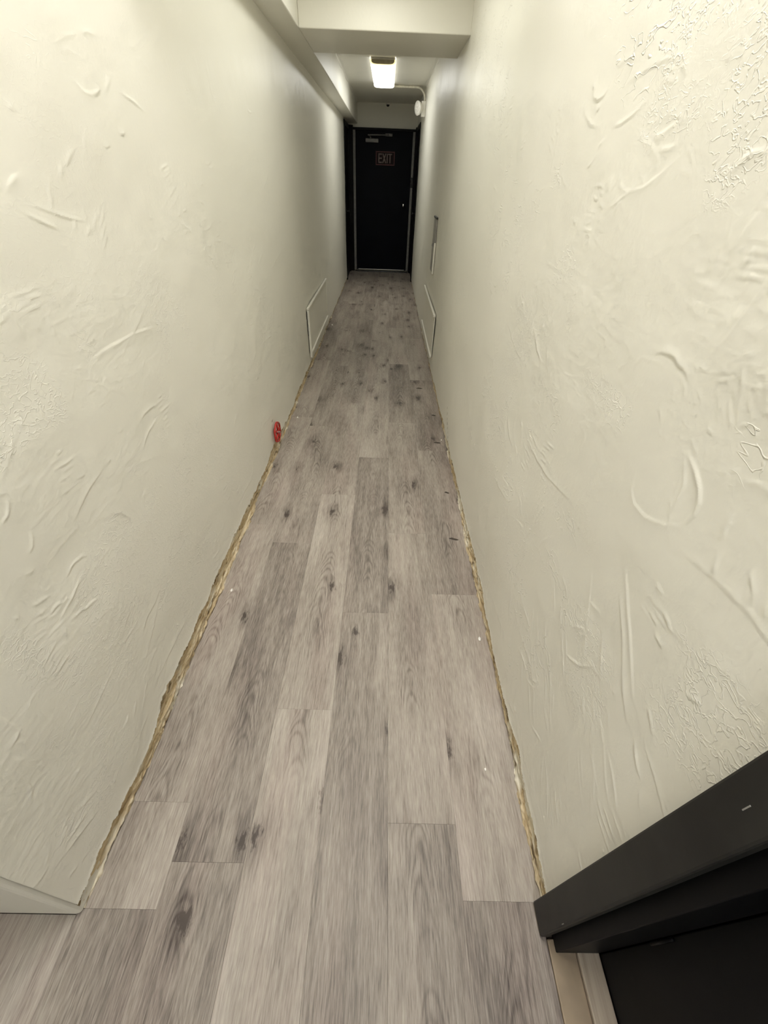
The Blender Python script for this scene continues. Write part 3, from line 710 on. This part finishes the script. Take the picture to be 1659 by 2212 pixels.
# ------------------------------------------------------------------ access hatches low on the walls
def hatch(xw, sg, y0, y1, z0, z1, strips, label):
    t = tag(empty('access_hatch', (xw, (y0+y1)/2, z0)), label, 'hatch')
    def pb(name, a, b, ya, yb, za, zb, mat, bev=0.002, lab=None):
        x0, x1 = sorted((xw+sg*a, xw+sg*b)); return child_box(name, x0, x1, ya, yb, za, zb, mat, t, bev, lab)
    pb('panel', 0.0082, 0.0145, y0+0.012, y1-0.012, z0+0.012, z1-0.012, M_wall)
    wd = 0.022
    for s in strips:
        if s == 'top': pb('moulding', 0.0082, 0.029, y0, y1, z1-wd, z1, M_wall, 0.005)
        if s == 'bottom': pb('moulding', 0.0082, 0.027, y0+0.03, y1-0.02, z0, z0+wd, M_wall, 0.005)
        if s == 'near': pb('moulding', 0.0095, 0.029, y0, y0+wd, z0-0.02, z1-wd-0.001, M_wall, 0.005)
        if s == 'far': pb('moulding', 0.0082, 0.021, y1-wd, y1, z0+0.03, z1-wd-0.001, M_wall, 0.004)
    if 'near' in strips: pb('gap', 0.0082, 0.0092, y0-0.008, y0+0.006, z0+0.18, z1-0.03, M_dark, 0.0, 'dark strip painted in for the shade behind the loose moulding')  # thin dark plate stands in for shade beside the near moulding
hatch(XL, 1, 3.955, 5.34, 0.150, 0.565, ('top', 'bottom', 'near', 'far'), 'cream access hatch with four mouldings low on the left wall')
hatch(XR, -1, 3.93, 5.24, 0.165, 0.552, ('top', 'bottom'), 'cream access hatch with top and bottom mouldings low on the right wall')

# grey cabinet cover higher on the right wall
ep = tag(empty('electrical_panel', (XR, 4.70, 0.77)), 'narrow grey metal cabinet cover on the right wall above the hatch', 'panel')
child_box('cover', XR-0.014, XR-0.003, 4.585, 4.815, 0.772, 1.200, M_panel, ep, 0.002)
child_box('rim', XR-0.018, XR-0.002, 4.562, 4.584, 0.765, 1.02, M_wall, ep, 0.003, 'cream painted near edge')
child_box('top_flange', XR-0.018, XR-0.003, 4.57, 4.82, 1.201, 1.216, M_casing, ep, 0.002, 'dark top edge')
bm = bmesh.new(); lathe_bm(bm, [(0, 0), (0.009, 0), (0.009, 0.006), (0.005, 0.009), (0, 0.009)], axis_mat((-0.014, 0.07, 0.215), (-1, 0, 0)), 16); finish(bm, 'latch', M_steel, ep, True)

# ------------------------------------------------------------------ red valve handwheel on the left wall
VX, VY, VZ, VR = -0.685, 2.42, 0.168, 0.070
va = tag(empty('valve_handwheel', (VX, VY, VZ)), 'red valve handwheel with a bright nut sticking out of the left wall', 'valve')
ax = Vector((1.0, -0.03, 0.0)).normalized(); M4 = axis_mat((0, 0, 0), ax)
bm = bmesh.new(); n, k2 = 36, 10
vs = [[bm.verts.new(M4 @ Vector(((VR*(1+0.035*math.cos(6*2*math.pi*i/n))-0.0065+0.0065*math.cos(2*math.pi*j/k2))*math.cos(2*math.pi*i/n), (VR*(1+0.035*math.cos(6*2*math.pi*i/n))-0.0065+0.0065*math.cos(2*math.pi*j/k2))*math.sin(2*math.pi*i/n), 0.0065*math.sin(2*math.pi*j/k2)))) for j in range(k2)] for i in range(n)]
for i in range(n):
    for j in range(k2): bm.faces.new((vs[i][j], vs[(i+1) % n][j], vs[(i+1) % n][(j+1) % k2], vs[i][(j+1) % k2]))
finish(bm, 'rim', M_red, va, True)
for i in range(5):
    a = 2*math.pi*i/5+0.4; bm = bmesh.new()
    tube_bm(bm, [M4 @ Vector((0.008*math.cos(a), 0.008*math.sin(a), 0.003)), M4 @ Vector((0.063*math.cos(a), 0.063*math.sin(a), 0.0))], [0.0065, 0.0055], 8)
    finish(bm, 'spoke', M_red, va, True)
bm = bmesh.new(); lathe_bm(bm, [(0, -0.006), (0.013, -0.006), (0.013, 0.006), (0.009, 0.008), (0, 0.008)], M4, 20); finish(bm, 'hub', M_red, va, True)
bm = bmesh.new(); lathe_bm(bm, [(0, 0.008), (0.0095, 0.008), (0.0095, 0.015), (0.006, 0.0155), (0.006, 0.022), (0, 0.024)], M4, 6); finish(bm, 'nut', M_chrome, va)
bm = bmesh.new(); lathe_bm(bm, [(0, -0.022), (0.007, -0.022), (0.007, -0.006), (0, -0.006)], M4, 16); finish(bm, 'stem', M_chrome, va, True)

# ------------------------------------------------------------------ debris on the floor
spl = [(0.413, 2.028, 0.030, 0.35, 'second nearest dark splinter on the planks by the right wall'), (0.405, 1.612, 0.050, 0.20, 'nearest and largest dark splinter on the planks by the right wall'), (0.410, 2.637, 0.050, 0.12, 'dark splinter touching the right wall under the chipped plaster'), (0.420, 3.078, 0.034, 0.25, 'small dark splinter on the planks near the right hatch'), (0.335, 3.62, 0.055, 0.05, 'farthest dark splinter lying across a pale plank')]
for x, y, L, a, lab in spl:
    bm = bmesh.new()
    tube_bm(bm, [(-L/2, 0, 0.003), (-L*0.2, 0.002, 0.0042), (L*0.25, -0.001, 0.0042), (L/2, 0.001, 0.003)], [0.0014, 0.0050, 0.0046, 0.0012], 6)
    for v in bm.verts: v.co.z = max(0.0003, v.co.z*0.8)
    o = finish(bm, 'wood_splinter', M_splint); o.location = (x, y, 0.0); o.rotation_euler.z = -a
    tag(o, lab, 'splinter', 'splinters on the floor')
chips = [(0.374, 0.508, 0.0055, 'white chip lying on the near planks by the right wall'), (-0.664, 2.967, 0.011, 'white chip at the foot of the left wall past the red valve'), (-0.668, 1.225, 0.009, 'white chip at the foot of the near left wall'), (0.440, 1.000, 0.010, 'white chip at the foot of the near right wall'), (-0.668, 5.55, 0.014, 'white chip at the foot of the left wall past the hatch'), (0.444, 2.68, 0.008, 'white chip at the foot of the right wall by the splinters')]
for x, y, r_, lab in chips:
    bm = bmesh.new(); bmesh.ops.create_icosphere(bm, subdivisions=2, radius=r_); rg = random.Random(int(y*1000))
    for v in bm.verts: v.co *= rg.uniform(0.75, 1.15); v.co.x *= 0.6; v.co.z = max(v.co.z*0.5, -r_*0.25)
    o = finish(bm, 'plaster_chip', M_chip); o.location = (x, y, r_*0.25+0.0003); tag(o, lab, 'chip', 'plaster chips on the floor')
